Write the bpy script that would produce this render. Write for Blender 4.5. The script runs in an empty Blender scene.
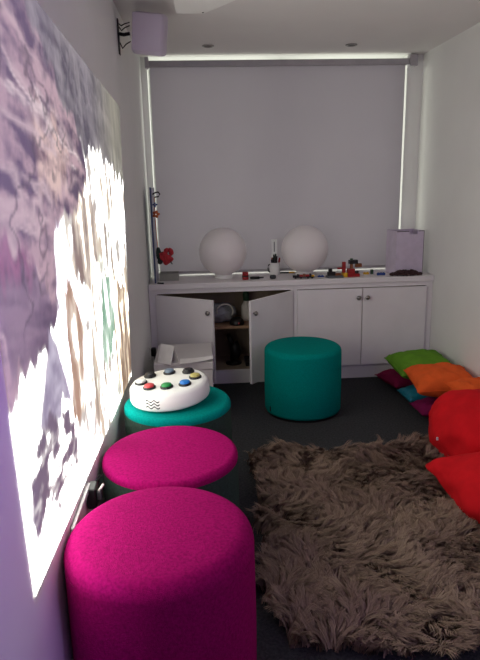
import bpy, bmesh, math, random
import numpy as np
from mathutils import Vector, Matrix, Euler
random.seed(7); rng = np.random.default_rng(11)
PI = math.pi
sc = bpy.context.scene
C = sc.collection

# ------------------------------------------------------------------ camera
F_PX, PITCH, YAW, ROLL, CAM_H = 592.6, .244, .066, -.023, 1.45
fw = Vector((math.sin(YAW)*math.cos(PITCH), math.cos(YAW)*math.cos(PITCH), -math.sin(PITCH)))
rt = Vector((math.cos(YAW), -math.sin(YAW), 0)); up = rt.cross(fw)
rt2 = math.cos(ROLL)*rt + math.sin(ROLL)*up; up2 = -math.sin(ROLL)*rt + math.cos(ROLL)*up
cd = bpy.data.cameras.new('camera'); cam = bpy.data.objects.new('camera', cd); C.objects.link(cam)
cd.sensor_fit = 'HORIZONTAL'; cd.sensor_width = 36; cd.lens = F_PX/480*36; cd.clip_start = .02
cam.matrix_world = Matrix(((rt2.x, up2.x, -fw.x, 0), (rt2.y, up2.y, -fw.y, 0), (rt2.z, up2.z, -fw.z, CAM_H), (0, 0, 0, 1)))
sc.camera = cam
# ------------------------------------------------------------------ world, exposure
w = bpy.data.worlds.new('overcast_sky'); sc.world = w; w.use_nodes = True
bg = w.node_tree.nodes['Background']; bg.inputs[0].default_value = (.97, 1.0, .88, 1); bg.inputs[1].default_value = 2.0
vs = sc.view_settings
vs.view_transform = 'Standard'; vs.look = 'None'; vs.gamma = 1; vs.use_curve_mapping = False; vs.exposure = 0
PICTURE_WHITE = 7.6      # radiance of the brightest parts of the projected picture
PURPLE_FILL = 15.0        # watts, violet fill added out of view
WASH_FILL = 130.0         # watts, narrow added spot tinting the left wall violet

# ------------------------------------------------------------------ materials
def s2l(c): return tuple(((x/12.92) if x <= .04045 else ((x+.055)/1.055)**2.4) for x in c)
def mat(name, col, rough=.6, var=.06, vscale=20, bump=0, bscale=200, metal=0, sheen=0, spec=.4, stretch=None, trans=0):
    m = bpy.data.materials.new(name); m.use_nodes = True; nt = m.node_tree; b = nt.nodes['Principled BSDF']
    lc = s2l([x/255 for x in col])
    b.inputs['Roughness'].default_value = rough; b.inputs['Metallic'].default_value = metal
    b.inputs['Specular IOR Level'].default_value = spec
    if trans: b.inputs['Transmission Weight'].default_value = trans
    if sheen: b.inputs['Sheen Weight'].default_value = sheen; b.inputs['Sheen Roughness'].default_value = .5
    tc = nt.nodes.new('ShaderNodeTexCoord'); mp = nt.nodes.new('ShaderNodeMapping'); nt.links.new(tc.outputs['Object'], mp.inputs[0])
    if stretch: mp.inputs['Scale'].default_value = stretch
    n = nt.nodes.new('ShaderNodeTexNoise'); n.inputs['Scale'].default_value = vscale; n.inputs['Detail'].default_value = 5
    nt.links.new(mp.outputs[0], n.inputs[0])
    r = nt.nodes.new('ShaderNodeValToRGB')
    r.color_ramp.elements[0].position = .3; r.color_ramp.elements[1].position = .7
    r.color_ramp.elements[0].color = (*[max(0, x*(1-var)) for x in lc], 1); r.color_ramp.elements[1].color = (*[min(1, x*(1+var)) for x in lc], 1)
    nt.links.new(n.outputs[0], r.inputs[0]); nt.links.new(r.outputs[0], b.inputs['Base Color'])
    if bump:
        n2 = nt.nodes.new('ShaderNodeTexNoise'); n2.inputs['Scale'].default_value = bscale; n2.inputs['Detail'].default_value = 3
        nt.links.new(mp.outputs[0], n2.inputs[0])
        bp = nt.nodes.new('ShaderNodeBump'); bp.inputs['Strength'].default_value = bump; bp.inputs['Distance'].default_value = .01
        nt.links.new(n2.outputs[0], bp.inputs['Height']); nt.links.new(bp.outputs[0], b.inputs['Normal'])
    return m
M = {
 'wall': mat('painted_wall', (234, 234, 230), .75, .02, 3, .05, 300),
 'ceil': mat('painted_ceiling', (226, 223, 220), .85, .02, 3),
 'carpet': mat('charcoal_carpet', (62, 63, 65), .95, .35, 90, .6, 260, spec=.05),
 'blind': mat('grey_blind_fabric', (168, 164, 172), .85, .03, 4, .06, 500, spec=.2),
 'blindbar': mat('grey_blind_bar', (172, 168, 172), .6),
 'wood': mat('white_painted_wood', (230, 226, 226), .5, .03, 6, .03, 60),
 'wood_in': mat('cupboard_inside', (150, 135, 115), .8, .1, 8),
 'shelf': mat('bare_shelf_board', (170, 135, 105), .7, .15, 12, stretch=(1, 8, 8)),
 'frame': mat('window_frame_plastic', (225, 225, 222), .4),
 'black': mat('black_plastic', (18, 18, 20), .45),
 'dkgrey': mat('dark_grey_plastic', (55, 55, 60), .5),
 'chrome': mat('brushed_knob_metal', (150, 146, 142), .28, metal=1),
 'pink': mat('magenta_felt', (158, 14, 94), .95, .24, 130, .55, 420, spec=.04),
 'teal': mat('teal_felt', (0, 134, 126), .95, .14, 130, .5, 420, spec=.04),
 'felt_dk': mat('charcoal_green_felt', (56, 72, 64), .95, .18, 130, .5, 420, spec=.04),
 'plastic': mat('white_plastic', (235, 235, 230), .35, .01, 5),
 'speaker': mat('white_speaker_plastic', (200, 190, 205), .5, .02, 6),
 'globe': mat('frosted_white_globe', (236, 230, 230), .55, .02, 5),
 'card': mat('white_card', (235, 232, 230), .7),
 'boxwhite': mat('white_laminate_box', (205, 200, 198), .6, .03, 5),
 'red': mat('red_cotton', (208, 26, 34), .9, .1, 14, .15, 60, spec=.1),
 'green': mat('lime_green_cotton', (98, 148, 44), .9, .1, 14, .15, 60, spec=.1),
 'orange': mat('orange_cotton', (232, 98, 44), .9, .1, 14, .15, 60, spec=.1),
 'maroon': mat('maroon_cotton', (120, 22, 62), .9, .1, 14, .15, 60, spec=.1),
 'purple': mat('plum_cotton', (118, 24, 74), .9, .1, 14, .15, 60, spec=.1),
 'tealc': mat('teal_satin', (14, 112, 132), .55, .1, 14, .15, 60),
 'rugback': mat('rug_backing', (84, 70, 60), .95, .15, 40),
 'b_red': mat('red_button', (196, 62, 66), .4), 'b_green': mat('green_button', (22, 128, 62), .4), 'b_blue': mat('blue_button', (34, 112, 190), .4),
 'b_yellow': mat('yellow_button', (172, 160, 92), .4), 'b_grey': mat('grey_button', (96, 112, 128), .4), 'b_white': mat('white_button', (220, 220, 215), .4),
 't_red': mat('toy_red', (150, 22, 26), .4), 't_yellow': mat('toy_yellow', (214, 166, 30), .4), 't_blue': mat('toy_blue', (30, 62, 130), .4),
 't_black': mat('toy_black', (24, 22, 24), .4), 't_brown': mat('toy_brown', (132, 78, 44), .5), 't_grey': mat('toy_grey', (92, 96, 100), .5), 't_green': mat('toy_green', (36, 70, 44), .5), 't_white': mat('toy_white', (210, 205, 195), .4),
 'brown': mat('dark_brown_beads', (58, 34, 36), .7, .3, 60),
 'poppy': mat('red_petal_fabric', (178, 48, 56), .85, .2, 40), 'poppydk': mat('dark_leaf_fabric', (40, 52, 46), .85), 'apricot': mat('apricot_petal_fabric', (196, 104, 62), .85),
 'board': mat('pale_board', (196, 196, 206), .6), 'boardedge': mat('blue_board_edge', (70, 84, 120), .6),
 'filebox': mat('violet_lit_white_card', (208, 196, 214), .7), 'dark_edge': mat('dark_card_edge', (70, 58, 66), .8),  # filebox: violet light on white card mixed into its colour
 'greytray': mat('grey_green_card', (150, 150, 142), .8),
 'bag': mat('grey_white_bag', (150, 152, 156), .6, .25, 14), 'clear': mat('clear_ruler_plastic', (238, 240, 236), .25),
 'glass': None,
}
g = bpy.data.materials.new('window_glass'); g.use_nodes = True; nt = g.node_tree; nt.nodes.clear()
o_ = nt.nodes.new('ShaderNodeOutputMaterial'); mx = nt.nodes.new('ShaderNodeMixShader'); tr = nt.nodes.new('ShaderNodeBsdfTransparent'); gl = nt.nodes.new('ShaderNodeBsdfGlossy')
gl.inputs['Roughness'].default_value = .03; mx.inputs[0].default_value = .06
nt.links.new(tr.outputs[0], mx.inputs[1]); nt.links.new(gl.outputs[0], mx.inputs[2]); nt.links.new(mx.outputs[0], o_.inputs[0]); M['glass'] = g

bl = M['blind'].node_tree; pb = bl.nodes['Principled BSDF']; mo = bl.nodes['Material Output']
tl = bl.nodes.new('ShaderNodeBsdfTranslucent'); tl.inputs[0].default_value = (.70, .66, .70, 1); mxb = bl.nodes.new('ShaderNodeMixShader'); mxb.inputs[0].default_value = .42
bl.links.new(pb.outputs[0], mxb.inputs[1]); bl.links.new(tl.outputs[0], mxb.inputs[2]); bl.links.new(mxb.outputs[0], mo.inputs[0])
# ------------------------------------------------------------------ helpers
def obj(name, bm, m, parent=None, smooth=False):
    me = bpy.data.meshes.new(name)
    if isinstance(bm, bmesh.types.BMesh):
        bmesh.ops.recalc_face_normals(bm, faces=bm.faces); bm.to_mesh(me); bm.free()
    else: me = bm
    me.materials.append(M[m] if isinstance(m, str) else m)
    if smooth:
        for p in me.polygons: p.use_smooth = True
    o = bpy.data.objects.new(name, me); C.objects.link(o)
    if parent is not None: o.parent = parent
    return o
def tag(o, label, cat, group=None):
    o['label'] = label; o['category'] = cat
    if group: o['group'] = group
    return o
def struct(name, bm, m, label=None, smooth=False):
    o = obj(name, bm, m, None, smooth); o['kind'] = 'structure'
    if label: o['label'] = label
    return o
def thing(name, label, cat, loc=(0, 0, 0), rot=(0, 0, 0), group=None):
    o = bpy.data.objects.new(name, None); C.objects.link(o); o.location = loc; o.rotation_euler = rot; o.empty_display_size = .05
    return tag(o, label, cat, group)
def box(bm, x0, x1, y0, y1, z0, z1, mtx=None):
    vs_ = [bm.verts.new((x, y, z)) for x in (x0, x1) for y in (y0, y1) for z in (z0, z1)]
    if mtx is not None:
        for v in vs_: v.co = mtx @ v.co
    for f in ((0, 1, 3, 2), (4, 6, 7, 5), (0, 4, 5, 1), (2, 3, 7, 6), (0, 2, 6, 4), (1, 5, 7, 3)): bm.faces.new([vs_[i] for i in f])
    return vs_
def B(x0, x1, y0, y1, z0, z1, bev=0, mtx=None, seg=2):
    bm = bmesh.new(); box(bm, x0, x1, y0, y1, z0, z1, mtx)
    if bev: bmesh.ops.bevel(bm, geom=bm.edges[:], offset=bev, segments=seg, profile=.5, affect='EDGES')
    return bm
def lathe(prof, n=48, bm=None, mtx=None):
    bm = bm or bmesh.new(); rings = []
    for r, z in prof:
        if r < 1e-6: rings.append([bm.verts.new((0, 0, z))])
        else: rings.append([bm.verts.new((r*math.cos(2*PI*i/n), r*math.sin(2*PI*i/n), z)) for i in range(n)])
    if mtx is not None:
        for rg in rings:
            for v in rg: v.co = mtx @ v.co
    for a, b in zip(rings, rings[1:]):
        for i in range(n):
            j = (i+1) % n
            if len(a) == 1 and len(b) == 1: continue
            if len(a) == 1: bm.faces.new((a[0], b[i], b[j]))
            elif len(b) == 1: bm.faces.new((a[i], a[j], b[0]))
            else: bm.faces.new((a[i], a[j], b[j], b[i]))
    return bm
def tube(pts, r, n=8, bm=None):
    bm = bm or bmesh.new(); pts = [Vector(p) for p in pts]; rings = []
    for i, p in enumerate(pts):
        t = (pts[min(i+1, len(pts)-1)]-pts[max(i-1, 0)]).normalized()
        a = t.cross(Vector((0, 0, 1)) if abs(t.z) < .9 else Vector((1, 0, 0))).normalized(); b = t.cross(a)
        rr = r[i] if isinstance(r, (list, tuple)) else r
        rings.append([bm.verts.new(p+rr*(a*math.cos(2*PI*k/n)+b*math.sin(2*PI*k/n))) for k in range(n)])
    for a, b in zip(rings, rings[1:]):
        for k in range(n): bm.faces.new((a[k], a[(k+1) % n], b[(k+1) % n], b[k]))
    bm.faces.new(rings[0][::-1]); bm.faces.new(rings[-1])
    return bm
def prism(poly, z0, z1, bm=None, mtx=None):
    bm = bm or bmesh.new()
    a = [bm.verts.new((x, y, z0)) for x, y in poly]; b = [bm.verts.new((x, y, z1)) for x, y in poly]
    if mtx is not None:
        for v in a+b: v.co = mtx @ v.co
    n = len(poly)
    for i in range(n): bm.faces.new((a[i], a[(i+1) % n], b[(i+1) % n], b[i]))
    bm.faces.new(a[::-1]); bm.faces.new(b)
    return bm
def nz(x, y, s=0): return math.sin(3.1*x+1.7*y+s)*.5+math.sin(-2.3*x+4.1*y+2*s+1)*.3+math.sin(6.7*x+5.3*y+3*s)*.2

# ------------------------------------------------------------------ the room
XR, ZC, YB, YC, ZK = 1.704, 2.335, 4.566, 4.186, .763
Y0, YW = -2.2, 4.615           # wall behind the viewer, face of window wall
def xl(y): return -.390+(y-1)*.0065
struct('floor', B(-.7, 1.9, Y0-.1, YW+.2, -.1, 0), 'carpet', 'charcoal carpet floor')
struct('ceiling', B(-.7, 1.9, Y0-.1, YW+.2, ZC, ZC+.1), 'ceil', 'off-white painted ceiling')
struct('wall_left', prism([(xl(Y0-.1), Y0-.1), (xl(YW), YW), (xl(YW)-.12, YW), (xl(Y0-.1)-.12, Y0-.1)], 0, ZC), 'wall', 'white wall carrying the projected picture')
struct('wall_right', B(XR, XR+.12, Y0-.1, YW+.2, 0, ZC), 'wall', 'plain white wall on the right')
struct('wall_front', B(-.6, XR, Y0-.1, Y0, 0, ZC), 'wall', 'plain wall behind the viewer')
OX0, OX1, OZ0, OZ1 = -.322, 1.588, .775, ZC-.001
bm = bmesh.new()
box(bm, -.6, OX0, YW, YW+.2, 0, ZC); box(bm, OX1, XR, YW, YW+.2, 0, ZC); box(bm, OX0, OX1, YW, YW+.2, 0, OZ0); box(bm, OX0, OX1, YW, YW+.2, OZ1, ZC)
struct('wall_back', bm, 'wall', 'white wall around the window')
win = bpy.data.objects.new('window_1', None); C.objects.link(win); win['kind'] = 'structure'; win['label'] = 'wide window hidden behind the roller blind'
fb = bmesh.new(); yy0, yy1 = YW+.14, YW+.19
box(fb, OX0, OX0+.012, yy0, yy1, OZ0, OZ1); box(fb, OX1-.012, OX1, yy0, yy1, OZ0, OZ1); box(fb, OX0+.012, OX1-.012, yy0, yy1, OZ0, OZ0+.012); box(fb, OX0+.012, OX1-.012, yy0, yy1, OZ1-.01, OZ1); box(fb, .63, .69, yy0, yy1, OZ0+.012, OZ1-.01)
obj('window_frame', fb, 'frame', win)
obj('pane', B(OX0+.012, .63, YW+.16, YW+.165, OZ0+.012, OZ1-.01), 'glass', win); obj('pane', B(.69, OX1-.012, YW+.16, YW+.165, OZ0+.012, OZ1-.01), 'glass', win)
# downlights
for i, (x, y, l) in enumerate(((.113, 4.27, 'small recessed ceiling downlight above the left white globe'), (1.079, 4.275, 'small recessed ceiling downlight above the right half of the blind'))):
    t = thing('downlight', l, 'downlight', (x, y, ZC), group='ceiling downlights')
    obj('rim', lathe([(.040, 0), (.040, -.006), (.028, -.008), (.026, -.002), (.026, 0)], 32), 'chrome', t, True)
    obj('lamp_face', lathe([(0, -.001), (.0255, -.001), (.0255, 0)], 24), 'dkgrey', t)

# ------------------------------------------------------------------ roller blind
t = thing('roller_blind', 'large grey roller blind pulled down over the window', 'blind', (0, YB, ZK))
BX0, BX1 = -.300, 1.556
bm = bmesh.new(); nx, nzv = 40, 12; grid = []
for i in range(nx+1):
    for_y = .0025*math.sin(i*.9)+.002*math.sin(i*.37)
    grid.append([(bm.verts.new((BX0+(BX1-BX0)*i/nx, for_y*k/nzv-.0006, .022+(ZC-.072-ZK-.022)*(1-k/nzv))), bm.verts.new((BX0+(BX1-BX0)*i/nx, for_y*k/nzv+.0006, .022+(ZC-.072-ZK-.022)*(1-k/nzv)))) for k in range(nzv+1)])
for i in range(nx):
    for k in range(nzv):
        for s in (0, 1):
            q = [grid[i][k][s], grid[i+1][k][s], grid[i+1][k+1][s], grid[i][k+1][s]]; bm.faces.new(q if s else q[::-1])
obj('fabric', bm, 'blind', t, True)
ztop = ZC-ZK
obj('cassette', B(BX0-.004, 1.578, -.024, .024, ztop-.080, ztop-.038, .006), 'blindbar', t)
obj('bottom_bar', B(BX0+.002, BX1-.002, -.006, .006, .012, .03, .003), 'blindbar', t)
br = obj('end_bracket', B(1.578, 1.640, -.03, .03, ztop-.09, ztop-.012, .005), 'blindbar', t)
obj('bracket_glint', lathe([(0, -.004), (.007, -.003), (.007, 0)], 12, mtx=Matrix.Translation((1.592, -.03, ztop-.055)) @ Matrix.Rotation(PI/2, 4, 'X')), 'b_red', br)  # red dot modelled in place of a reflection on the bracket end
obj('end_bracket', B(BX0-.03, BX0-.004, -.03, .03, ztop-.09, ztop-.012, .005), 'blindbar', t)

# ------------------------------------------------------------------ cupboards and worktop
H0 = .106; DT = .69; TH = .019; YBK = YW-.005
def knob(parent, x, z, yf):
    obj('knob', lathe([(.006, 0), (.006, .012), (.015, .016), (.017, .022), (.014, .028), (0, .030)], 20, mtx=Matrix.Translation((x, yf, z)) @ Matrix.Rotation(PI/2, 4, 'X')), 'chrome', parent, True)
def cabinet(name, label, x0, x1, so, s1, doors, group):
    """x0..x1 outer, so..s1 door opening"""
    t = thing(name, label, 'cupboard', ((x0+x1)/2, YC, 0), group=group); cx = (x0+x1)/2
    bm = bmesh.new()
    box(bm, x0-cx, so-cx, 0, .022, 0, ZK-.041); box(bm, s1-cx, x1-cx, 0, .022, 0, ZK-.041); box(bm, so-cx, s1-cx, 0, .022, DT, ZK-.041)
    obj('face_frame', bm, 'wood', t)
    obj('plinth', B(so-cx, s1-cx, 0, .022, 0, H0-.006), 'wood', t)
    bm = bmesh.new()
    box(bm, x0-cx, x0-cx+.015, .022, YBK-YC, .01, ZK-.041); box(bm, x1-cx-.015, x1-cx, .022, YBK-YC, .01, ZK-.041); box(bm, x0-cx+.015, x1-cx-.015, .022, YBK-YC-.016, H0-.025, H0-.006)
    n = 18; W = (x1-x0-.03)/n
    for k in range(n): box(bm, x0-cx+.015+k*W+.002, x0-cx+.015+(k+1)*W-.002, YBK-YC-.016, YBK-YC-.006, H0-.025, ZK-.041)
    box(bm, x0-cx+.015, x1-cx-.015, YBK-YC-.006, YBK-YC, H0-.025, ZK-.041)
    obj('carcass', bm, 'wood_in', t)
    obj('shelf', B(x0-cx+.016, x1-cx-.016, .05, YBK-YC-.018, .405, .423), 'shelf', t)
    for hx, side, ang, wd in doors:
        d = obj('door', B(0, wd*side, -.001-TH, -.001, H0, DT-.004, .0025), 'wood', t)
        d.location = (hx-cx, 0, 0); d.rotation_euler = (0, 0, -ang*side)
        knob(d, side*(wd-.03), .62-(.02 if ang else 0), -.001-TH)
    return t
R = math.radians
cabinet('cupboard', 'white base cupboard with both doors standing open', xl(4.3)+.002, .673, -.309, .652, [(-.309, 1, R(34), .478), (.652, -1, R(45), .478)], 'white base cupboards')
cabinet('cupboard', 'white base cupboard with both doors shut behind the teal stool', .674, XR-.002, .696, 1.652, [(.696, 1, 0, .4755), (1.652, -1, 0, .4755)], 'white base cupboards')
t = thing('worktop', 'long white worktop running under the blind', 'worktop', (.67, YC, ZK))
obj('top_board', B(xl(4.3)+.003-.67, XR-.002-.67, -.02, YW-YC-.002, -.04, 0, .004), 'wood', t)

# inside the open cupboard
t = thing('carrier_bag', 'crumpled grey and white bag on the cupboard shelf', 'bag', (.145, 4.40, .423))
bm = bmesh.new(); bmesh.ops.create_icosphere(bm, subdivisions=4, radius=1)
for v in bm.verts:
    n = nz(v.co.x*2.2, v.co.y*2.2+v.co.z*2, 1); v.co *= 1+.16*n
    v.co.x *= .115; v.co.y *= .1; v.co.z = max(0, v.co.z*.075+.07)
obj('bag_body', bm, 'bag', t, True)
obj('handle_loop', tube([(.03+.06*math.cos(a), -.095+.01*math.sin(a*2), .10+.055*math.sin(a)) for a in np.linspace(-.6, 3.6, 14)], .006), 't_white', t, True)
t = thing('domed_gadget', 'small dark rounded object with a red dot on the cupboard shelf', 'gadget', (.262, 4.30, .423))
obj('dome', lathe([(.055, 0), (.056, .015), (.048, .035), (.03, .052), (0, .06)], 24), 't_black', t, True); obj('red_dot', lathe([(0, .008), (.006, .006), (.008, 0)], 10, mtx=Matrix.Translation((.012, -.054, .018)) @ Matrix.Rotation(PI/2, 4, 'X')), 't_red', t)
t = thing('bottle', 'dark green and white bottle behind the bag in the cupboard', 'bottle', (.345, 4.44, .423))
obj('body', lathe([(0, 0), (.035, 0), (.037, .01), (.037, .11), (.022, .135), (.016, .15), (0, .15)], 20), 't_white', t, True); obj('cap', lathe([(.018, .150), (.024, .152), (.026, .20), (.02, .22), (0, .222)], 16), 't_green', t, True)
t = thing('necked_gadget', 'black long-necked gadget standing in the bottom of the cupboard', 'gadget', (.235, 4.36, H0-.006))
obj('base', lathe([(0, 0), (.06, 0), (.062, .012), (.03, .022), (.018, .03), (0, .03)], 24), 'black', t, True)
obj('stem', tube([(0, 0, .025), (.02, 0, .1), (.0, .0, .17)], [.03, .045, .035]), 'black', t, True)
obj('head', lathe([(0, -.02), (.045, -.018), (.05, .0), (.045, .018), (0, .022)], 24, mtx=Matrix.Translation((-.02, -.005, .19)) @ Matrix.Rotation(1.2, 4, 'Y')), 'black', t, True)
t = thing('black_tray', 'flat black tray lying in the bottom of the cupboard', 'tray', (.42, 4.36, H0-.006))
obj('tray_base', B(-.10, .10, -.09, .09, 0, .006), 'black', t); bm = bmesh.new(); box(bm, -.10, -.094, -.09, .09, .006, .03); box(bm, .094, .10, -.09, .09, .006, .03); box(bm, -.094, .094, -.09, -.084, .006, .03); box(bm, -.094, .094, .084, .09, .006, .03); obj('tray_rim', bm, 'black', t)

# ------------------------------------------------------------------ projected picture on the left wall (a lit, flat image)
POLY = {
 'shade':[(1.04,1.95),(1.74,1.96),(3.26,1.87),(3.25,1.45),(3.00,1.48),(2.76,1.54),(2.51,1.58),(2.11,1.60),(1.97,1.63),(1.81,1.71),(1.67,1.76),(1.59,1.79),(1.39,1.87)],
 'rock':[(1.04,1.95),(1.39,1.87),(1.59,1.79),(1.71,1.74),(1.84,1.65),(2.02,1.58),(2.11,1.52),(1.97,1.45),(1.82,1.41),(1.68,1.41),(1.59,1.33),(1.53,1.17),(1.14,1.08),(0.89,1.25),(0.93,1.57)],
 'pink':[(1.50,1.63),(1.72,1.65),(1.84,1.60),(1.89,1.51),(1.72,1.43),(1.54,1.44),(1.49,1.54)],
 'vein':[(1.33,1.69),(1.39,1.69),(1.63,1.67),(1.84,1.60),(2.05,1.53),(1.95,1.51),(1.75,1.57),(1.57,1.63),(1.37,1.66),(1.32,1.66)],
 'tan':[(1.95,1.49),(2.18,1.44),(2.28,1.25),(2.07,1.11),(1.93,1.12),(1.85,1.22),(1.83,1.37)],
 'spike':[(1.68,1.40),(1.82,1.22),(1.93,0.99),(1.91,0.75),(1.53,0.90),(1.56,1.16)],
 'dark':[(1.01,1.38),(1.20,1.34),(1.38,1.27),(1.53,1.17),(1.59,1.11),(1.44,1.07),(1.30,1.06),(1.17,1.06),(1.14,1.10),(1.14,1.18),(1.06,1.26)],
 'red':[(1.07,1.41),(1.20,1.34),(1.32,1.31),(1.37,1.27),(1.25,1.26),(1.18,1.28),(1.09,1.33)],
 'tri':[(1.47,1.10),(1.54,1.04),(1.61,0.92),(1.64,0.85),(1.36,0.88),(1.32,0.90)],
 'mott':[(1.63,0.85),(1.70,0.73),(1.61,0.66),(1.39,0.70),(1.23,0.67),(1.20,0.74),(1.21,0.83),(1.37,0.89)],
 'tan2':[(1.67,1.17),(1.83,1.14),(1.88,1.00),(1.79,0.73),(1.68,0.77),(1.65,1.00)],
 'tan3':[(2.60,1.05),(2.98,0.96),(3.11,0.64),(2.97,0.49),(2.57,0.50),(2.51,0.76)],
 'green':[(2.33,1.11),(2.60,1.09),(2.53,0.84),(2.30,0.73),(2.17,0.87)],
}
def vnoise(x, y, seed):
    r = np.random.default_rng(seed).random((64, 64)); xi = np.floor(x).astype(int); yi = np.floor(y).astype(int); fx = x-xi; fy = y-yi
    fx = fx*fx*(3-2*fx); fy = fy*fy*(3-2*fy); a = lambda i, j: r[i % 64, j % 64]
    return (a(xi, yi)*(1-fx)+a(xi+1, yi)*fx)*(1-fy)+(a(xi, yi+1)*(1-fx)+a(xi+1, yi+1)*fx)*fy
def fbm(x, y, seed, o=4): return sum(vnoise(x*2**k, y*2**k, seed+k)*.5**k for k in range(o))/(2-.5**(o-1))
def sdist(poly, X, Z):
    d = np.full(X.shape, 1e9); ins = np.zeros(X.shape, bool); n = len(poly)
    for i in range(n):
        x0, z0 = poly[i]; x1, z1 = poly[(i+1) % n]; ex, ez = x1-x0, z1-z0
        tt = np.clip(((X-x0)*ex+(Z-z0)*ez)/(ex*ex+ez*ez), 0, 1); d = np.minimum(d, np.hypot(X-x0-tt*ex, Z-z0-tt*ez))
        c = ((z0 > Z) != (z1 > Z)) & (X < (x1-x0)*(Z-z0)/(z1-z0+1e-12)+x0); ins ^= c
    return np.where(ins, d, -d)
NU, NV = 300, 200
U, V = np.meshgrid(np.linspace(0, 1, NU), np.linspace(0, 1, NV), indexing='ij')
cn = [np.array(c) for c in ((1.148, .580), (2.965, .490), (3.225, 1.835), (1.10, 1.930))]
PY = (1-U)*(1-V)*cn[0][0]+U*(1-V)*cn[1][0]+U*V*cn[2][0]+(1-U)*V*cn[3][0]
PZ = (1-U)*(1-V)*cn[0][1]+U*(1-V)*cn[1][1]+U*V*cn[2][1]+(1-U)*V*cn[3][1]
jx = (fbm(PY*9, PZ*5, 1)-.5)*.14; jz = (fbm(PY*22, PZ*6, 9)-.5)*.16
grain = fbm(PY*16, PZ*30, 21, 5); streak = fbm(PY*15+PZ*1.5, PZ*5, 31, 4); blot = fbm(PY*7, PZ*12, 41); fine = fbm(PY*60, PZ*40, 61, 3)
rid = lambda n_, p_: np.clip(1-np.abs(2*n_-1)*p_, 0, 1)
slant = PZ+.23*(PY-1.3)                                  # strata run down towards the far end
strata = fbm(PY*4, slant*22, 51, 4); veins = rid(fbm(PY*3.2, slant*9, 57, 4), 7)
lin = lambda c: np.array(s2l([x/255 for x in c]))
mixc = lambda m_, c: col*(1-m_[..., None])+m_[..., None]*c
col = np.ones((NU, NV, 3))*lin((252, 252, 246))
wisp = fbm(PY*9, PZ*8, 83, 5)
far_ = np.clip((PY-1.45)/.4, .25, 1)
col = mixc(np.clip((streak-.52)*5, 0, 1)*.92*far_, lin((206, 188, 164))); col = mixc(np.clip((blot-.58)*7, 0, 1)*.8, lin((222, 226, 210)))
col = mixc(np.clip((wisp-.60)*6, 0, 1)*.9*far_, lin((176, 166, 158))); col = mixc(np.clip((fbm(PY*20, PZ*4, 87, 4)-.60)*7, 0, 1)*np.clip((PY-1.7)/.3, 0, 1)*.85, lin((150, 132, 116)))
def paint(k, c0, c1, soft=.02, amt=1., tex=grain, con=2.4, jit=1., grow=0.):
    global col
    m_ = np.clip((sdist(POLY[k], PY+jx*jit, PZ+jz*jit)+grow)/soft+.5, 0, 1)*amt
    tt = np.clip((tex-.5)*con+.5+(fine-.5)*.5, 0, 1)[..., None]; c = lin(c0)*(1-tt)+lin(c1)*tt
    col = mixc(m_, c)
paint('tan', (132, 112, 104), (236, 222, 204), tex=streak, con=3); paint('spike', (226, 216, 226), (255, 252, 255), jit=.25, con=1)
paint('tan2', (170, 136, 110), (250, 238, 220), tex=streak, con=3.4); paint('tan3', (136, 106, 84), (246, 226, 196), tex=streak, con=3.4, jit=.6)
paint('green', (118, 168, 138), (226, 240, 226), tex=streak, con=3)
paint('shade', (58, 54, 70), (124, 118, 124), tex=strata*.6+streak*.4, con=3.6, grow=.02)
col = mixc(np.clip((fbm(PY*48, PZ*3, 93, 4)-.6)*12, 0, 1)*np.clip((1.62-PZ)/.1, 0, 1)*np.clip((PZ-1.4)/.05, 0, 1)*np.clip((PY-1.95)/.2, 0, 1), lin((252, 250, 244)))
paint('rock', (66, 48, 76), (178, 148, 156), tex=strata*.6+grain*.4, con=4.2, jit=.6, grow=.05); paint('pink', (104, 76, 82), (214, 184, 174), tex=strata*.5+grain*.5, con=4, soft=.06)
mr = np.clip(sdist(POLY['rock'], PY, PZ)/.05, 0, 1); ml = np.clip(sdist(POLY['vein'], PY+jx*.5, PZ+jz*.3)/.03+1.0, 0, 1)
col = mixc(veins*mr*.75, lin((206, 182, 184))); col = mixc(rid(strata, 5)*ml*.7, lin((236, 218, 216)))
col = mixc(rid(fbm(PY*14, slant*10, 66, 4), 8)*np.clip(sdist(POLY['shade'], PY, PZ)/.05, 0, 1)*.35, lin((168, 160, 166)))
paint('dark', (66, 48, 72), (136, 112, 130), tex=strata, con=2.6); paint('red', (130, 54, 94), (172, 104, 140), con=1.6, soft=.06, amt=.75)
paint('tri', (136, 128, 152), (196, 190, 206), jit=.25, con=1.6); paint('mott', (98, 86, 104), (250, 246, 240), tex=grain, con=4)
# dark cracks across the rocks
crack = rid(fbm(PY*5, PZ*8, 55, 4), 13)*mr; col *= (1-.7*crack[..., None])
# far end of the picture: olive banks
m_ = np.clip((PY-2.35)/.6, 0, 1)*np.clip(sdist(POLY['shade'], PY+jx, PZ+jz)/.02+.5, 0, 1)*.75
col = mixc(m_, lin((92, 92, 80))*(1-streak[..., None])+lin((164, 160, 136))*streak[..., None])
# purple haze over the near end, painted into the picture's colours
col = mixc(np.clip((1.95-PY)/.8, 0, 1)*np.clip((PZ-.75)/.6, 0, 1)*.28, lin((134, 108, 160)))
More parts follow.
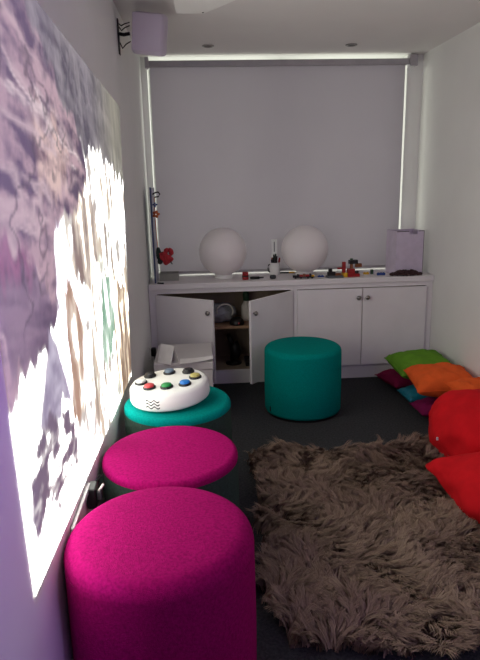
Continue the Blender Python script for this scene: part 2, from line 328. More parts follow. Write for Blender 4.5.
# the whites of the picture are far brighter than its mid tones
lum = col.mean(-1); hb = np.clip((lum-.62)/.25, 0, 1); col *= (1+(PICTURE_WHITE-1)*hb*hb*(3-2*hb))[..., None]
vx = np.stack([xl(PY)+.003, PY, PZ], -1).reshape(-1, 3)
idx = np.arange(NU*NV).reshape(NU, NV)
quads = np.stack([idx[:-1, :-1], idx[1:, :-1], idx[1:, 1:], idx[:-1, 1:]], -1).reshape(-1, 4)
me = bpy.data.meshes.new('projected_picture'); back = np.stack([xl(cc[0])+.001 for cc in cn]); 
me.from_pydata(vx.tolist(), [], quads.tolist())
at = me.color_attributes.new('picture', 'FLOAT_COLOR', 'POINT'); at.data.foreach_set('color', np.concatenate([col.reshape(-1, 3), np.ones((NU*NV, 1))], 1).astype(np.float32).ravel())
pm = bpy.data.materials.new('projected_light_picture'); pm.use_nodes = True; nt = pm.node_tree; b = nt.nodes['Principled BSDF']
an = nt.nodes.new('ShaderNodeAttribute'); an.attribute_name = 'picture'; nt.links.new(an.outputs['Color'], b.inputs['Emission Color']); b.inputs['Emission Strength'].default_value = 1
b.inputs['Base Color'].default_value = (.28, .28, .28, 1); b.inputs['Roughness'].default_value = .8
po = obj('projected_picture', me, pm); tag(po, 'bright projected picture of rocks and white water on the left wall', 'projection')

# ------------------------------------------------------------------ round stools
def stool(label, x, y, r, h, top, side, loc_tag=None, rd=.032):
    t = thing('round_stool', label, 'stool', (x, y, 0), group='round felt stools')
    prof = [(0, h+.006), (r*.4, h+.0055), (r*.7, h+.002)]+[(r-rd+rd*math.sin(a), h-rd+rd*math.cos(a)) for a in np.linspace(.05, PI/2, 10)]+[(r, h-rd-.008)]
    obj('seat_top', lathe(prof, 72), top, t, True)
    obj('side_cover', lathe([(r, h-rd-.0085), (r+.002, h*.5), (r, .03), (r-.006, .016), (0, .016)], 72), side, t, True)
    obj('base', lathe([(0, .016), (r-.012, .016), (r-.012, 0), (0, 0)], 48), 'black', t)
    if loc_tag is not None:
        a = loc_tag
        obj('fabric_tag', B(-.004, .004, -.002, .002, -.016, .016, mtx=Matrix.Translation(((r+.003)*math.cos(a), (r+.003)*math.sin(a), .055)) @ Matrix.Rotation(a+PI/2, 4, 'Z')), 'black', t)
    return t
stool('tall all-magenta felt stool nearest the camera', -.134, 1.435, .254, .555, 'pink', 'pink', None, .05)
stool('felt stool with magenta top and dark green-grey sides', -.130, 1.977, .242, .52, 'pink', 'felt_dk', None, .022)
stool('felt stool with teal top under the white button console', -.120, 2.498, .236, .52, 'teal', 'felt_dk', None, .024)
stool('all-teal felt stool standing in front of the cupboards', .637, 3.607, .245, .435, 'teal', 'teal', R(205))

# ------------------------------------------------------------------ button console
PR = .176; t = thing('button_console', 'white round console with coloured buttons on the teal stool', 'console', (-.149, 2.492, .536), (R(1.5), -R(4.2), 0))
hp = .078
prof = [(0, 0), (PR-.012, 0), (PR-.004, .006), (PR, .016), (PR-.004, hp-.016), (PR-.014, hp-.003), (PR-.026, hp), (0, hp)]
obj('housing', lathe(prof, 80), 'plastic', t, True)
for a, rr, c, nm in ((-93, .086, 'b_green', 'green'), (-138, .106, 'b_red', 'red'), (-46, .106, 'b_blue', 'blue'), (-2, .118, 'b_yellow', 'yellow'), (90, .095, 'b_grey', 'grey'), (180, .120, 'b_white', 'white'), (138, .116, 'black', 'black'), (42, .116, 'black', 'black')):
    bx_, by_ = rr*math.cos(R(a)), rr*math.sin(R(a))
    bt = obj('button', lathe([(.027, hp-.001), (.028, hp+.006), (.024, hp+.009), (0, hp+.009)], 28, mtx=Matrix.Translation((bx_, by_, 0))), 'black', t, True)
    bt['label'] = nm+' round button'
    obj('button_cap', lathe([(.022, hp+.0085), (.022, hp+.015), (.018, hp+.0175), (0, hp+.018)], 28, mtx=Matrix.Translation((bx_, by_, 0))), c, bt, True)
bm = bmesh.new()
for k in range(3):                       # three wavy lines printed on the front of the housing
    prev = None
    for i in range(29):
        u = i/28; a = R(-112)+(u-.5)*.36; z = .024+k*.0135+.0045*math.sin(u*4*PI); rr = PR+.0006-.004*max(0, (z-.016)/(hp-.032))
        pv = [bm.verts.new((rr*math.cos(a), rr*math.sin(a), z+s*.0026)) for s in (-1, 1)]
        if prev: bm.faces.new((prev[0], pv[0], pv[1], prev[1]))
        prev = pv
obj('wave_emblem', bm, 'black', t)

# ------------------------------------------------------------------ white box and papers by the left wall
t = thing('storage_box', 'low white storage box on the floor by the left wall', 'box', (-.118, 3.63, 0))
obj('box_body', B(-.173, .173, -.215, .215, 0, .36, .004), 'boxwhite', t)
obj('lid', B(-.178, .178, -.22, .22, .361, .41, .006), 'boxwhite', t)
t = thing('folded_card', 'white folded card propped on the storage box', 'card', (-.185, 3.455, .412), (R(0), 0, R(-42)))
obj('front_leaf', B(-.055, .055, -.001, .001, 0, .115, mtx=Matrix.Rotation(R(18), 4, 'X')), 'card', t); obj('back_leaf', B(-.055, .055, -.001, .001, 0, .115, mtx=Matrix.Translation((0, -.0702, 0)) @ Matrix.Translation((0, 0, 0)) @ Matrix.Rotation(R(-18), 4, 'X')), 'card', t)
bm = bmesh.new(); prev = None
for i in range(13):
    u = i/12; z = .001+.006*u*u*3
    pv = [bm.verts.new((-.10+.2*u, -.05+.02*u, z)), bm.verts.new((-.10+.2*u, .05-.015*u, z)), bm.verts.new((-.10+.2*u, .05-.015*u, z+.003)), bm.verts.new((-.10+.2*u, -.05+.02*u, z+.003))]
    if prev:
        for a, b_ in ((0, 1), (1, 2), (2, 3), (3, 0)): bm.faces.new((prev[a], prev[b_], pv[b_], pv[a]))
    else: bm.faces.new(pv)
    prev = pv
bm.faces.new(prev)
o = obj('paper_leaflet', bm, 'card'); o.location = (-.04, 3.432, .4115); tag(o, 'flat white leaflet lying on the front edge of the storage box', 'leaflet')
# black plug on the left wall, power leads below the picture
y = 4.03
t = thing('power_plug', 'black plug with lead in the wall beside the storage box', 'plug', (xl(y), y, .31))
obj('socket_plate', B(.0005, .009, -.045, .045, -.045, .045, .003), 'plastic', t); obj('plug_body', B(.0095, .045, -.024, .024, -.028, .030, .008), 'black', t)
obj('lead', tube([(.03, 0, -.02), (.035, .005, -.08), (.02, .01, -.18), (.012, .02, -.28), (.02, .03, -.303)], .004), 'black', t, True)
t = thing('cable_cluster', 'black and white power leads bunched beside the near magenta stool', 'cables', (xl(1.72)+.004, 1.735, .50))
# these hang in the gap between the two magenta stools
obj('adaptor', B(0, .03, -.03, .03, -.04, .03, .005), 'black', t); obj('plug_pin_block', B(.0305, .045, -.02, .0, -.015, .015, .003), 'dkgrey', t)
obj('white_lead', tube([(.035, -.015, .015), (.05, -.005, .03), (.045, .02, .02), (.02, .04, -.05), (.006, .04, -.2), (.006, .04, -.49)], .004), 't_white', t, True)
obj('black_lead', tube([(.02, .02, .02), (.035, .03, .045), (.02, .05, .0), (.008, .055, -.2), (.008, .06, -.49)], .004), 'black', t, True)
o = obj('trunking_strip', B(0, .010, -.13, .13, -.009, .009, .002), 'frame'); o.location = (xl(1.62)+.002, 1.62, .522); tag(o, 'short pale trunking strip on the wall under the picture', 'trunking')

# ------------------------------------------------------------------ speaker and ceiling box
t = thing('loudspeaker', 'white rounded loudspeaker on a bracket high on the left wall', 'speaker', (-.212, 3.30, 2.19), (R(10), R(8), R(-10)))
obj('cabinet', B(-.082, .082, -.03, .085, -.098, .098, .022, seg=4), 'speaker', t, True)
obj('grille', B(-.076, .076, -.037, -.0305, -.080, .092, .003), 'speaker', t)
t = thing('speaker_bracket', 'black wall bracket and leads holding the white loudspeaker', 'bracket', (xl(3.38), 3.38, 2.2))
obj('wall_plate', B(.001, .007, -.02, .02, -.09, .08, .002), 'black', t)
obj('arm', tube([(.007, 0, .01), (.03, -.002, .005), (.062, -.005, .01)], .009), 'black', t, True)
for k, (dz, sag) in enumerate(((.06, .012), (.045, .02), (-.03, .03))): obj('lead', tube([(.007, .01, dz), (.02, .0, dz-sag), (.04, -.01, dz-sag*.4), (.065, -.015, dz)], .003), 'black', t, True)
t = thing('ceiling_box', 'white angular box hanging from the ceiling near the loudspeaker', 'box', (0, 3.0, ZC))
obj('housing', prism([(-.074, -.5), (-.066, .146), (-.050, .158), (.070, .160), (.081, .152), (.259, -.12), (.259, -.5)], -.085, -.0005), 'plastic', t)
obj('lower_cover', prism([(-.070, -.5), (-.062, .140), (.074, .146), (.076, -.5)], -.091, -.0852), 'plastic', t); obj('screw', lathe([(0, -.0932), (.005, -.0927), (.005, -.0912)], 10, mtx=Matrix.Translation((.064, .125, 0))), 'dkgrey', t)

# ------------------------------------------------------------------ things on the worktop
for x, y, l in ((.176, 4.375, 'frosted white globe lamp on the worktop, the left one'), (.786, 4.38, 'frosted white globe lamp on the worktop beside the pen pot')):
    t = thing('globe_lamp', l, 'lamp', (x, y, ZK), group='white globe lamps')
    obj('base', lathe([(0, 0), (.066, 0), (.068, .006), (.062, .032), (0, .032)], 40), 'plastic', t, True)
    r = .174; a0 = math.asin(.062/r)
    obj('globe', lathe([(r*math.sin(a) if a < PI-1e-4 else 0, .0325+r*math.cos(a0)-r*math.cos(a)) for a in np.linspace(a0, PI, 36)]+[], 64), 'globe', t, True)
t = thing('pen_pot', 'white mug with black handle holding pens and a ruler', 'mug', (.572, 4.46, ZK))
obj('mug', lathe([(0, 0), (.036, 0), (.038, .004), (.038, .092), (.034, .092), (.034, .006), (0, .006)], 32), 'plastic', t, True)
obj('handle', tube([(-.038, 0, .02), (-.05, 0, .028), (-.053, 0, .05), (-.05, 0, .072), (-.038, 0, .08)], .005), 'black', t, True)
for k in range(13):
    a = k*2.4; rr = .009+.008*(k % 3); L = .115+.013*((k*5) % 4)
    o = obj('pen', tube([(rr*math.cos(a), rr*math.sin(a), .007), (rr*1.55*math.cos(a+.1), rr*.9*math.sin(a+.1), L)], .0055), ('t_black', 't_red', 't_black', 't_green', 't_black', 't_red', 'dkgrey', 't_black', 't_black', 't_green', 't_black', 't_grey', 't_black')[k], t, True)
obj('ruler', B(-.022, .022, .026, .0285, .008, .265), 'clear', t)
obj('ruler_marks', B(-.004, .003, .0248, .0258, .17, .245), 't_grey', t)
def simple(name, label, cat, bm, m, loc, rz=0, group=None, smooth=False):
    o = obj(name, bm, m, None, smooth); o.location = loc; o.rotation_euler = (0, 0, rz); return tag(o, label, cat, group)
t = thing('pencil', 'dark pencil with yellow end lying behind the globe lamp', 'pencil', (.655, 4.50, ZK))
obj('barrel', tube([(-.045, 0, .0062), (.03, 0, .0062)], .006), 't_black', t); obj('end_sleeve', tube([(.0302, 0, .0062), (.075, 0, .0062)], .006), 't_yellow', t)
t = thing('red_jar', 'small dark red jar with black band on the worktop', 'jar', (.330, 4.262, ZK))
obj('jar', lathe([(0, 0), (.022, 0), (.023, .003), (.023, .036), (0, .036)], 24), 't_red', t, True); obj('band', lathe([(.0232, .022), (.0242, .0225), (.0242, .031), (.0232, .0315)], 24), 't_black', t, True); obj('lid', lathe([(.02, .0362), (.022, .038), (.022, .052), (.018, .056), (0, .056)], 24), 't_red', t, True)
t = thing('hand_tool', 'black handled tool lying next to the red jar', 'tool', (.412, 4.262, ZK), (0, 0, R(4)))
obj('grip', tube([(-.048, 0, .011), (-.03, 0, .011), (.02, 0, .011)], [.009, .0105, .009], 12), 'black', t, True); obj('shaft', tube([(.0202, 0, .011), (.05, 0, .011)], .0045), 'dkgrey', t, True)
simple('small_pouch', 'little dark grey pouch in front of the pen pot', 'pouch', B(-.022, .022, -.016, .016, 0, .03, .011, seg=3), 'dkgrey', (.530, 4.25, ZK), .3, None, True)
# toy made of joined bricks, left of the heap
t = thing('toy_truck', 'little red and black brick-built truck beside the right globe lamp', 'toy', (.752, 4.232, ZK), (0, 0, R(-6)))
obj('chassis', B(-.078, .078, -.014, .014, .006, .014), 't_black', t)
for x in (-.06, -.02, .03, .06):
    obj('wheel', lathe([(0, -.003), (.0075, -.003), (.0075, .003), (0, .003)], 14, mtx=Matrix.Translation((x, -.0175, .0078)) @ Matrix.Rotation(PI/2, 4, 'X')), 't_black', t)
    obj('wheel', lathe([(0, -.003), (.0075, -.003), (.0075, .003), (0, .003)], 14, mtx=Matrix.Translation((x, .0175, .0078)) @ Matrix.Rotation(PI/2, 4, 'X')), 't_black', t)
for x0, x1, z1, c in ((-.078, -.05, .022, 't_black'), (-.049, -.03, .03, 't_black'), (-.029, -.006, .027, 't_red'), (-.005, .012, .032, 't_brown'), (.013, .040, .028, 't_red'), (.041, .056, .034, 't_black'), (.057, .078, .024, 't_yellow')): obj('brick', B(x0, x1, -.012, .012, .0142, z1, .001), c, t)
t = thing('brick_model', 'tall heap-like brick model in red, black and yellow on the worktop', 'toy', (1.06, 4.235, ZK), (0, 0, R(5))); t.scale = (1.2, 1.2, 1.15)
for x0, x1, y0, y1, z0, z1, c in ((-.115, -.02, -.03, .03, 0, .012, 't_grey'), (-.112, -.065, -.012, .012, .0122, .036, 't_black'), (-.105, -.085, -.01, .01, .0362, .058, 't_black'), (-.064, -.030, -.012, .012, .0122, .026, 't_brown'),
  (-.019, .008, -.02, .02, 0, .028, 't_yellow'), (-.020, -.001, -.01, .01, .0282, .096, 't_red'), (.010, .085, -.022, .022, 0, .02, 't_red'), (.014, .055, -.018, .018, .0202, .052, 't_red'), (.056, .082, -.012, .012, .0202, .036, 't_black'), (.030, .046, -.008, .008, .0522, .082, 't_brown'),
  (.022, .074, -.016, .016, .0822, .106, 't_black'), (.030, .044, -.008, .008, .1062, .116, 't_green'), (.062, .1, -.012, .012, .06, .0818, 't_brown'), (-.050, -.021, -.008, .008, .05, .062, 't_red')): obj('brick', B(x0, x1, y0, y1, z0, z1, .001), c, t)
def lbrick(label, c, x, y, L, W, Hh, rz):
    t = thing('toy_brick', label, 'toy brick', (x, y, ZK), (0, 0, rz), 'loose toy bricks on the worktop')
    obj('block', B(-L/2, L/2, -W/2, W/2, 0, Hh, .001), c, t); n = max(1, int(L/.016))
    for i in range(n): obj('stud', lathe([(.005, Hh), (.005, Hh+.004), (0, Hh+.004)], 12, mtx=Matrix.Translation(((i+.5)*L/n-L/2, 0, 0))), c, t)
lbrick('loose dark blue toy brick between the truck and the tall model', 't_blue', .885, 4.265, .045, .018, .011, .1)
lbrick('loose yellow toy brick right of the tall model', 't_yellow', 1.238, 4.32, .042, .018, .014, -.1)
lbrick('upright dark green toy brick next to the loose yellow one', 't_green', 1.283, 4.32, .018, .018, .034, .2)
lbrick('flat blue toy brick next to the brown bead pile', 't_blue', 1.334, 4.262, .06, .02, .016, .05)
# brown bead bundle
t = thing('bead_pile', 'dark brown pile of threaded beads in front of the card file', 'beads', (1.50, 4.200, ZK))
bm = bmesh.new()
for k in range(150):
    a = rng.random()*2*PI; q = rng.random()**.5; x, y2 = .118*q*math.cos(a), .034*q*math.sin(a); z = .011+(.030*(1-q*q))*rng.random()
    bmesh.ops.create_icosphere(bm, subdivisions=1, radius=.0105, matrix=Matrix.Translation((x, y2, z)))
o = obj('beads', bm, 'brown', t, True); o['kind'] = 'stuff'
# card file box
t = thing('card_file', 'white card file, tinted as violet-lit, with a notched front at the worktop end', 'file box', (1.530, 4.34, ZK), (0, 0, R(6)))
W2, D2, Hf = .105, .085, .318
obj('front_panel', prism([(-W2, 0), (W2, 0), (W2, Hf), (.06, Hf), (.055, Hf-.026), (-.005, Hf-.026), (-.01, Hf), (-W2, Hf)], 0, .004, mtx=Matrix.Translation((0, -D2, 0)) @ Matrix.Rotation(PI/2, 4, 'X')), 'filebox', t)
obj('back_panel', B(-W2, W2, D2, D2+.004, 0, Hf), 'filebox', t); obj('side_panel', B(-W2, -W2+.004, -D2+.0005, D2-.0005, 0, Hf), 'filebox', t); obj('side_panel', B(W2-.004, W2, -D2+.0005, D2-.0005, 0, Hf), 'filebox', t)
obj('bottom_panel', B(-W2+.005, W2-.005, -D2+.0005, D2-.0005, 0, .004), 'filebox', t)
obj('edge_tape', B(W2+.0005, W2+.004, -D2-.004, -D2+.008, 0, Hf), 'dark_edge', t); obj('edge_tape', B(-W2, -.012, -D2-.0055, -D2-.0045, Hf-.005, Hf), 'dark_edge', t); obj('edge_tape', B(.062, W2, -D2-.0055, -D2-.0045, Hf-.005, Hf), 'dark_edge', t)
# pale board and flower garland at the left end
t = thing('display_board', 'tall pale board with blue edge standing at the left end of the worktop', 'board', (-.316, 4.225, ZK))
obj('panel', B(-.006, .006, .006, .30, 0, .665), 'board', t); obj('edge_strip', B(-.008, .004, 0, .0055, 0, .668), 'boardedge', t)
t = thing('flower_garland', 'string of red and apricot fabric flowers hanging on the pale board', 'garland', (-.306, 4.26, ZK+.62))
obj('hook', tube([(.0, 0, 0), (.02, -.005, .012), (.04, -.005, .015), (.05, -.005, .0), (.04, -.005, -.016), (.012, -.005, -.02)], .005), 'black', t, True)
obj('string', tube([(.012, -.005, -.02), (.008, -.004, -.15), (.012, -.004, -.30), (.02, -.004, -.42)], .003), 'apricot', t, True)
def blossom(name, cx, cz, r, m, n=6, ph=0.):
    for k in range(n):
        a = 2*PI*k/n+ph; bm = bmesh.new(); bmesh.ops.create_icosphere(bm, subdivisions=2, radius=1)
        for v in bm.verts: v.co = Vector((v.co.x*r*.58, v.co.y*r*.22-abs(v.co.x)*r*.2, v.co.z*r*.42))
        bmesh.ops.transform(bm, verts=bm.verts, matrix=Matrix.Translation((cx+.55*r*math.cos(a), -.02-.012*(k % 2), cz+.55*r*math.sin(a))) @ Matrix.Rotation(-a, 4, 'Y') @ Matrix.Rotation(.5, 4, 'Z'))
        obj(name, bm, m, t, True)
for k in range(11):
    a = k*2.4; q = .004+.046*((k*7) % 11)/11; bm = bmesh.new(); bmesh.ops.create_icosphere(bm, subdivisions=2, radius=1)
    for v in bm.verts: v.co = Vector((v.co.x*.03*(1+.25*nz(v.co.y*3, v.co.z*3, k)), v.co.y*.006+.012*(v.co.x**2)*math.sin(k*1.7), v.co.z*.021*(1+.3*nz(v.co.x*3, v.co.z*2, k+4))))
    bmesh.ops.transform(bm, verts=bm.verts, matrix=Matrix.Translation((.082+q*math.cos(a), -.02-.02*(k % 3)/2, -.44+q*1.1*math.sin(a))) @ Euler((.4*math.sin(k*2), a+.5, .7*math.cos(k*3))).to_matrix().to_4x4())
    obj('red_petal', bm, 'poppy', t, True)
blossom('apricot_petal', .018, -.135, .024, 'apricot', 5); blossom('blue_petal', .014, -.07, .016, 't_blue', 4)
for dx, dz, a in ((.022, -.425, 1.5), (.032, -.455, 1.9)):
    bm = bmesh.new(); bmesh.ops.create_icosphere(bm, subdivisions=2, radius=1)
    for v in bm.verts: v.co = Vector((v.co.x*.05*(1-.3*v.co.x), v.co.y*.006, v.co.z*.021))
    bmesh.ops.transform(bm, verts=bm.verts, matrix=Matrix.Translation((dx, -.012, dz)) @ Matrix.Rotation(a, 4, 'Y')); obj('leaf', bm, 'poppydk', t, True)
obj('stamen', tube([(.085, -.04, -.435), (.105, -.045, -.47), (.115, -.046, -.485)], .004), 't_black', t, True)
t = thing('low_tray', 'low grey card tray on the worktop beside the pale board', 'tray', (-.225, 4.37, ZK))
bm = bmesh.new(); box(bm, -.07, .07, -.055, .055, 0, .004); obj('tray_base', bm, 'greytray', t)
bm = bmesh.new(); box(bm, -.07, -.066, -.055, .055, .0041, .055); box(bm, .066, .07, -.055, .055, .0041, .055); box(bm, -.066, .066, -.055, -.051, .0041, .055); box(bm, -.066, .066, .051, .055, .0041, .055); obj('tray_sides', bm, 'greytray', t)
t = thing('felt_pen', 'short dark felt pen lying by the foot of the pale board', 'pen', (-.288, 4.19, ZK), (0, 0, R(-30)))
obj('barrel', tube([(-.015, 0, .0062), (.02, 0, .0062)], .006), 't_black', t); obj('cap', tube([(.0202, 0, .0062), (.034, 0, .0062)], .007), 'dkgrey', t)

# ------------------------------------------------------------------ cushions and floor bags
def pillow(a, b, T, n=22, pin=.10, seed=0, wr=.012, flat=.0, p=2.6):
    bm = bmesh.new(); top = {}; bot = {}
    for i in range(n+1):
        for j in range(n+1):
            u, v = -1+2*i/n, -1+2*j/n
            u, v = math.copysign(abs(u)**.8, u), math.copysign(abs(v)**.8, v)
            x = a*u*(1-pin*(1-v*v)); y = b*v*(1-pin*(1-u*u))
            q = max(0, (1-abs(u)**p)*(1-abs(v)**p))**.46
            wn = wr*nz(u*2.4+seed, v*2.4-seed, seed)*q**.5+wr*.5*nz(u*7, v*6, seed+2)*(1-q)*(q > 0)
            edge = i in (0, n) or j in (0, n)
            top[i, j] = bm.verts.new((x, y, T*q+wn))
            bot[i, j] = top[i, j] if edge else bm.verts.new((x, y, -T*q*(1-flat)+wn*.4))
    for i in range(n):
        for j in range(n):
            bm.faces.new((top[i, j], top[i+1, j], top[i+1, j+1], top[i, j+1])); bm.faces.new((bot[i, j], bot[i, j+1], bot[i+1, j+1], bot[i+1, j]))
    return bm
def seam(a, b, pin, r, n=22):
    pts = []
    for side in range(4):
        for k in range(n):
            s = -1+2*k/n; u, v = ((s, -1), (1, s), (-s, 1), (-1, -s))[side]
            pts.append((a*u*(1-pin*(1-v*v)), b*v*(1-pin*(1-u*u)), 0))
    pts.append(pts[0]); return tube(pts, r, 6)
def cushion(name, label, m, loc, rot, a, b, T, pin=.1, seed=0, wr=.012, tagpos=None, group='scatter cushions piled by the right wall', cat='cushion', flat=0):
    t = thing(name, label, cat, loc, rot, group)
    obj('cover', pillow(a, b, T, pin=pin, seed=seed, wr=wr, flat=flat), m, t, True)
    obj('seam', seam(a, b, pin, .003), m, t, True)
    if tagpos: obj('care_tag', B(-.012, .012, -.001, .001, -.008, .008, mtx=Matrix.Translation(tagpos)), 'card', t)
    return t
cushion('cushion', 'maroon cushion at the bottom of the pile by the cupboard', 'maroon', (1.455, 3.945, .064), (0, 0, R(12)), .18, .145, .06, seed=1)
cushion('cushion', 'lime green cushion on top of the pile', 'green', (1.492, 3.81, .206), (R(4), R(-2), R(2)), .195, .175, .080, seed=2, pin=.07)
cushion('cushion', 'small teal satin cushion peeking from under the orange cushion', 'tealc', (1.475, 3.625, .060), (0, 0, R(4)), .165, .105, .056, seed=3, pin=.05)
cushion('cushion', 'orange cushion lying in front of the green one', 'orange', (1.495, 3.455, .214), (R(5), R(-1), R(-5)), .195, .175, .082, seed=4, pin=.07)
cushion('cushion', 'orange cushion tucked behind the red floor bag', 'orange', (1.565, 3.140, .245), (R(10), 0, R(6)), .125, .12, .06, seed=5, pin=.07)
cushion('cushion', 'plum cushion squashed flat beneath the orange ones', 'purple', (1.485, 3.395, .054), (0, 0, R(3)), .175, .10, .050, seed=6, pin=.05)
def bean_bag(label, loc, rz, a, b, hgt, seed, corner=None, tagpos=None):
    t = thing('floor_bag', label, 'bean bag', loc, (0, 0, rz), 'red floor bags')
    bm = bmesh.new(); bmesh.ops.create_icosphere(bm, subdivisions=5, radius=1)
    for v in bm.verts:
        c = v.co.copy(); e = .72
        x = math.copysign(abs(c.x)**e, c.x); y = math.copysign(abs(c.y)**e, c.y); z = c.z
        k = 1+.05*nz(c.x*2.2, c.y*2.2+c.z*1.6, seed)+.022*nz(c.x*5, c.y*5-c.z*4, seed+3)*(1-abs(c.z))
        # gathered folds running from the seam up the sides
        k -= .03*max(0, math.sin(7*math.atan2(c.y, c.x)+seed))*max(0, 1-abs(c.z)*1.4)
        if corner:
            d = (Vector((c.x, c.y, 0))-Vector((corner[0], corner[1], 0))).length; k *= 1+.42*max(0, 1-d/.62)**1.6
            z *= 1-.45*max(0, 1-d/.75)
        v.co = Vector((a*x*k, b*y*k, max(0, hgt*(.42+.58*z*(1+.06*nz(c.x*3, c.y*3, seed+1))))))
    obj('cover', bm, 'red', t, True)
    if tagpos: obj('care_tag', B(-.012, .012, -.003, .003, -.008, .008, mtx=Matrix.Translation(tagpos)), 'card', t)
    return t
bean_bag('big red floor bag leaning against the right wall', (1.440, 2.79, 0), R(4), .243, .275, .36, 1.3, None, (-.251, -.03, .15))
bean_bag('big red floor bag with its corner pointing onto the rug', (1.375, 2.245, 0), R(2), .295, .30, .27, 2.1, (-.80, .70))

# ------------------------------------------------------------------ shaggy rug
t = thing('shag_rug', 'shaggy taupe brown long-pile rug on the charcoal carpet', 'rug', (0, 0, 0))
def rug_in(x, y):
    le = .222+.035*np.sin(y*5+1)+.02*np.sin(y*13)
    to = 2.96+.04*np.sin(x*6)+.02*np.sin(x*15+1); bo = 1.53+.03*np.sin(x*7); ri = 1.40+.03*np.sin(y*6)
    return (x > le) & (x < ri) & (y > bo) & (y < to)
bm = bmesh.new(); ps = []
for i in range(40): ps.append((.24+(1.36-.24)*i/39, 1.58))
for i in range(40): ps.append((1.36, 1.58+(3.01-1.58)*i/39))
ps = [(.24, 1.58), (1.36, 1.58), (1.38, 2.2), (1.36, 2.92), (.8, 2.95), (.25, 2.92), (.225, 2.4)]
obj('backing', prism(ps, 0, .012), 'rugback', t)
NT = 6500; tx = rng.uniform(.15, 1.45, NT*2); ty = rng.uniform(1.48, 3.12, NT*2); k = rug_in(tx, ty); tx, ty = tx[k][:NT], ty[k][:NT]
ang = (fbm(tx*3.2+5, ty*3.2, 71, 3)-.5)*14+(fbm(tx*9, ty*9, 81, 2)-.5)*5+rng.normal(0, .35, len(tx))
lift = fbm(tx*6, ty*6, 91, 3)
tint = np.clip(fbm(tx*4, ty*4, 95, 3)+rng.normal(0, .13, len(tx)), 0, 1)
ns = 10; n = len(tx); S = n*ns
rep = lambda v: np.repeat(v, ns)
ox_, oy_ = rng.normal(0, .0085, S), rng.normal(0, .0085, S)
bx0 = rep(tx)+ox_; by0 = rep(ty)+oy_; an_ = rep(ang)+rng.normal(0, .14, S)
tl_ = rep(rng.uniform(.07, .115, n)); Ln = tl_*rng.uniform(.85, 1.05, S); lf = np.clip(rep(lift+rng.normal(0, .12, n))+rng.normal(0, .03, S), .08, .98)
wd = rng.uniform(.0018, .0032, S); cv = rep(rng.normal(0, .7, n))+rng.normal(0, .1, S)
segs = 4; verts = np.zeros((S, (segs+1)*2-1, 3)); 
px, py, pz = bx0.copy(), by0.copy(), np.full(S, .010); dx_, dy_ = np.cos(an_), np.sin(an_)
vi = 0
for s in range(segs+1):
    tt = s/segs; wv = wd*(1-.75*tt); a_ = an_+cv*tt
    if s < segs:
        verts[:, vi] = np.stack([px-np.sin(a_)*wv, py+np.cos(a_)*wv, pz], -1); verts[:, vi+1] = np.stack([px+np.sin(a_)*wv, py-np.cos(a_)*wv, pz], -1); vi += 2
    else: verts[:, vi] = np.stack([px, py, pz], -1); vi += 1
    px = px-ox_*.2; py = py-oy_*.2
    el = (1.35-tt*1.55)*(.55+lf*.75); st = Ln/segs
    px = px+np.cos(a_)*np.cos(el)*st; py = py+np.sin(a_)*np.cos(el)*st; pz = np.maximum(pz+np.sin(el)*st, .011+.004*rng.random(S))
nv = (segs+1)*2-1; base = (np.arange(S)*nv)[:, None]
fq = np.concatenate([base+np.array([[2*s, 2*s+1, 2*s+3, 2*s+2]]) for s in range(segs-1)], 0)
ft = base+np.array([[2*segs-2, 2*segs-1, 2*segs]])
me = bpy.data.meshes.new('pile'); me.from_pydata(verts.reshape(-1, 3).tolist(), [], fq.tolist()+ft.tolist())
c0, c1, c2 = lin((108, 88, 72)), lin((174, 153, 128)), lin((122, 94, 98))
tv = np.clip(rep(tint)+rng.normal(0, .16, S), 0, 1)[:, None]; pv = np.clip(rep(lift)*1.4-.3+rng.normal(0, .15, S), 0, 1)[:, None]
cc = c0*(1-tv)+c1*tv; cc = cc*(1-.45*pv)+c2*.45*pv
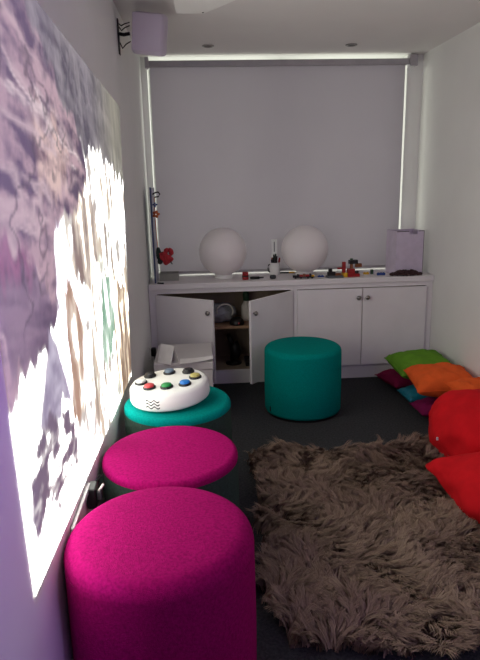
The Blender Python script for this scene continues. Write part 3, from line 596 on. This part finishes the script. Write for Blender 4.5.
ca = np.repeat(cc[:, None, :], nv, 1).reshape(-1, 3)
at = me.color_attributes.new('fibre', 'FLOAT_COLOR', 'POINT'); at.data.foreach_set('color', np.concatenate([ca, np.ones((len(ca), 1))], 1).astype(np.float32).ravel())
fm = bpy.data.materials.new('taupe_fibres'); fm.use_nodes = True; nt = fm.node_tree; b = nt.nodes['Principled BSDF']; an2 = nt.nodes.new('ShaderNodeAttribute'); an2.attribute_name = 'fibre'
nt.links.new(an2.outputs['Color'], b.inputs['Base Color']); b.inputs['Roughness'].default_value = .8; b.inputs['Specular IOR Level'].default_value = .2
o = obj('pile', me, fm, t); o['kind'] = 'stuff'

# ------------------------------------------------------------------ added violet fill lights out of view, on right wall and ceiling
t = thing('violet_fill', 'added violet fill lamp on the right wall behind the viewer', 'lamp', (XR-.001, -.35, 1.75), group='added violet fills')
obj('fill_body', B(-.04, 0, -.05, .05, -.05, .05, .008), 'black', t)
ld = bpy.data.lights.new('violet_fill_light', 'POINT'); ld.energy = PURPLE_FILL; ld.color = (.54, .42, 1.0); ld.shadow_soft_size = .04
lo = bpy.data.objects.new('violet_fill_light', ld); C.objects.link(lo); lo.parent = t; lo.location = (-.14, 0, 0)
t = thing('ceiling_fill', 'added violet fill spotlight on the ceiling beside the left wall', 'lamp', (-.20, .93, ZC-.0005))  # unseen spot added to turn the near left wall purple
obj('mount', lathe([(0, 0), (.035, 0), (.035, -.012), (0, -.012)], 24), 'black', t)
obj('hood', lathe([(0, -.0125), (.026, -.0125), (.03, -.02), (.03, -.075), (.027, -.075), (.027, -.03), (0, -.03)], 24), 'black', t, True)
ld = bpy.data.lights.new('wash_fill_light', 'SPOT'); ld.energy = WASH_FILL; ld.color = (.38, .06, .85); ld.spot_size = R(22); ld.spot_blend = .7; ld.shadow_soft_size = .02
lo = bpy.data.objects.new('wash_fill_light', ld); C.objects.link(lo); lo.parent = t; lo.location = (0, 0, -.06)
lo.rotation_euler = Vector((-.19, .05, -1.5)).to_track_quat('-Z', 'Y').to_euler()
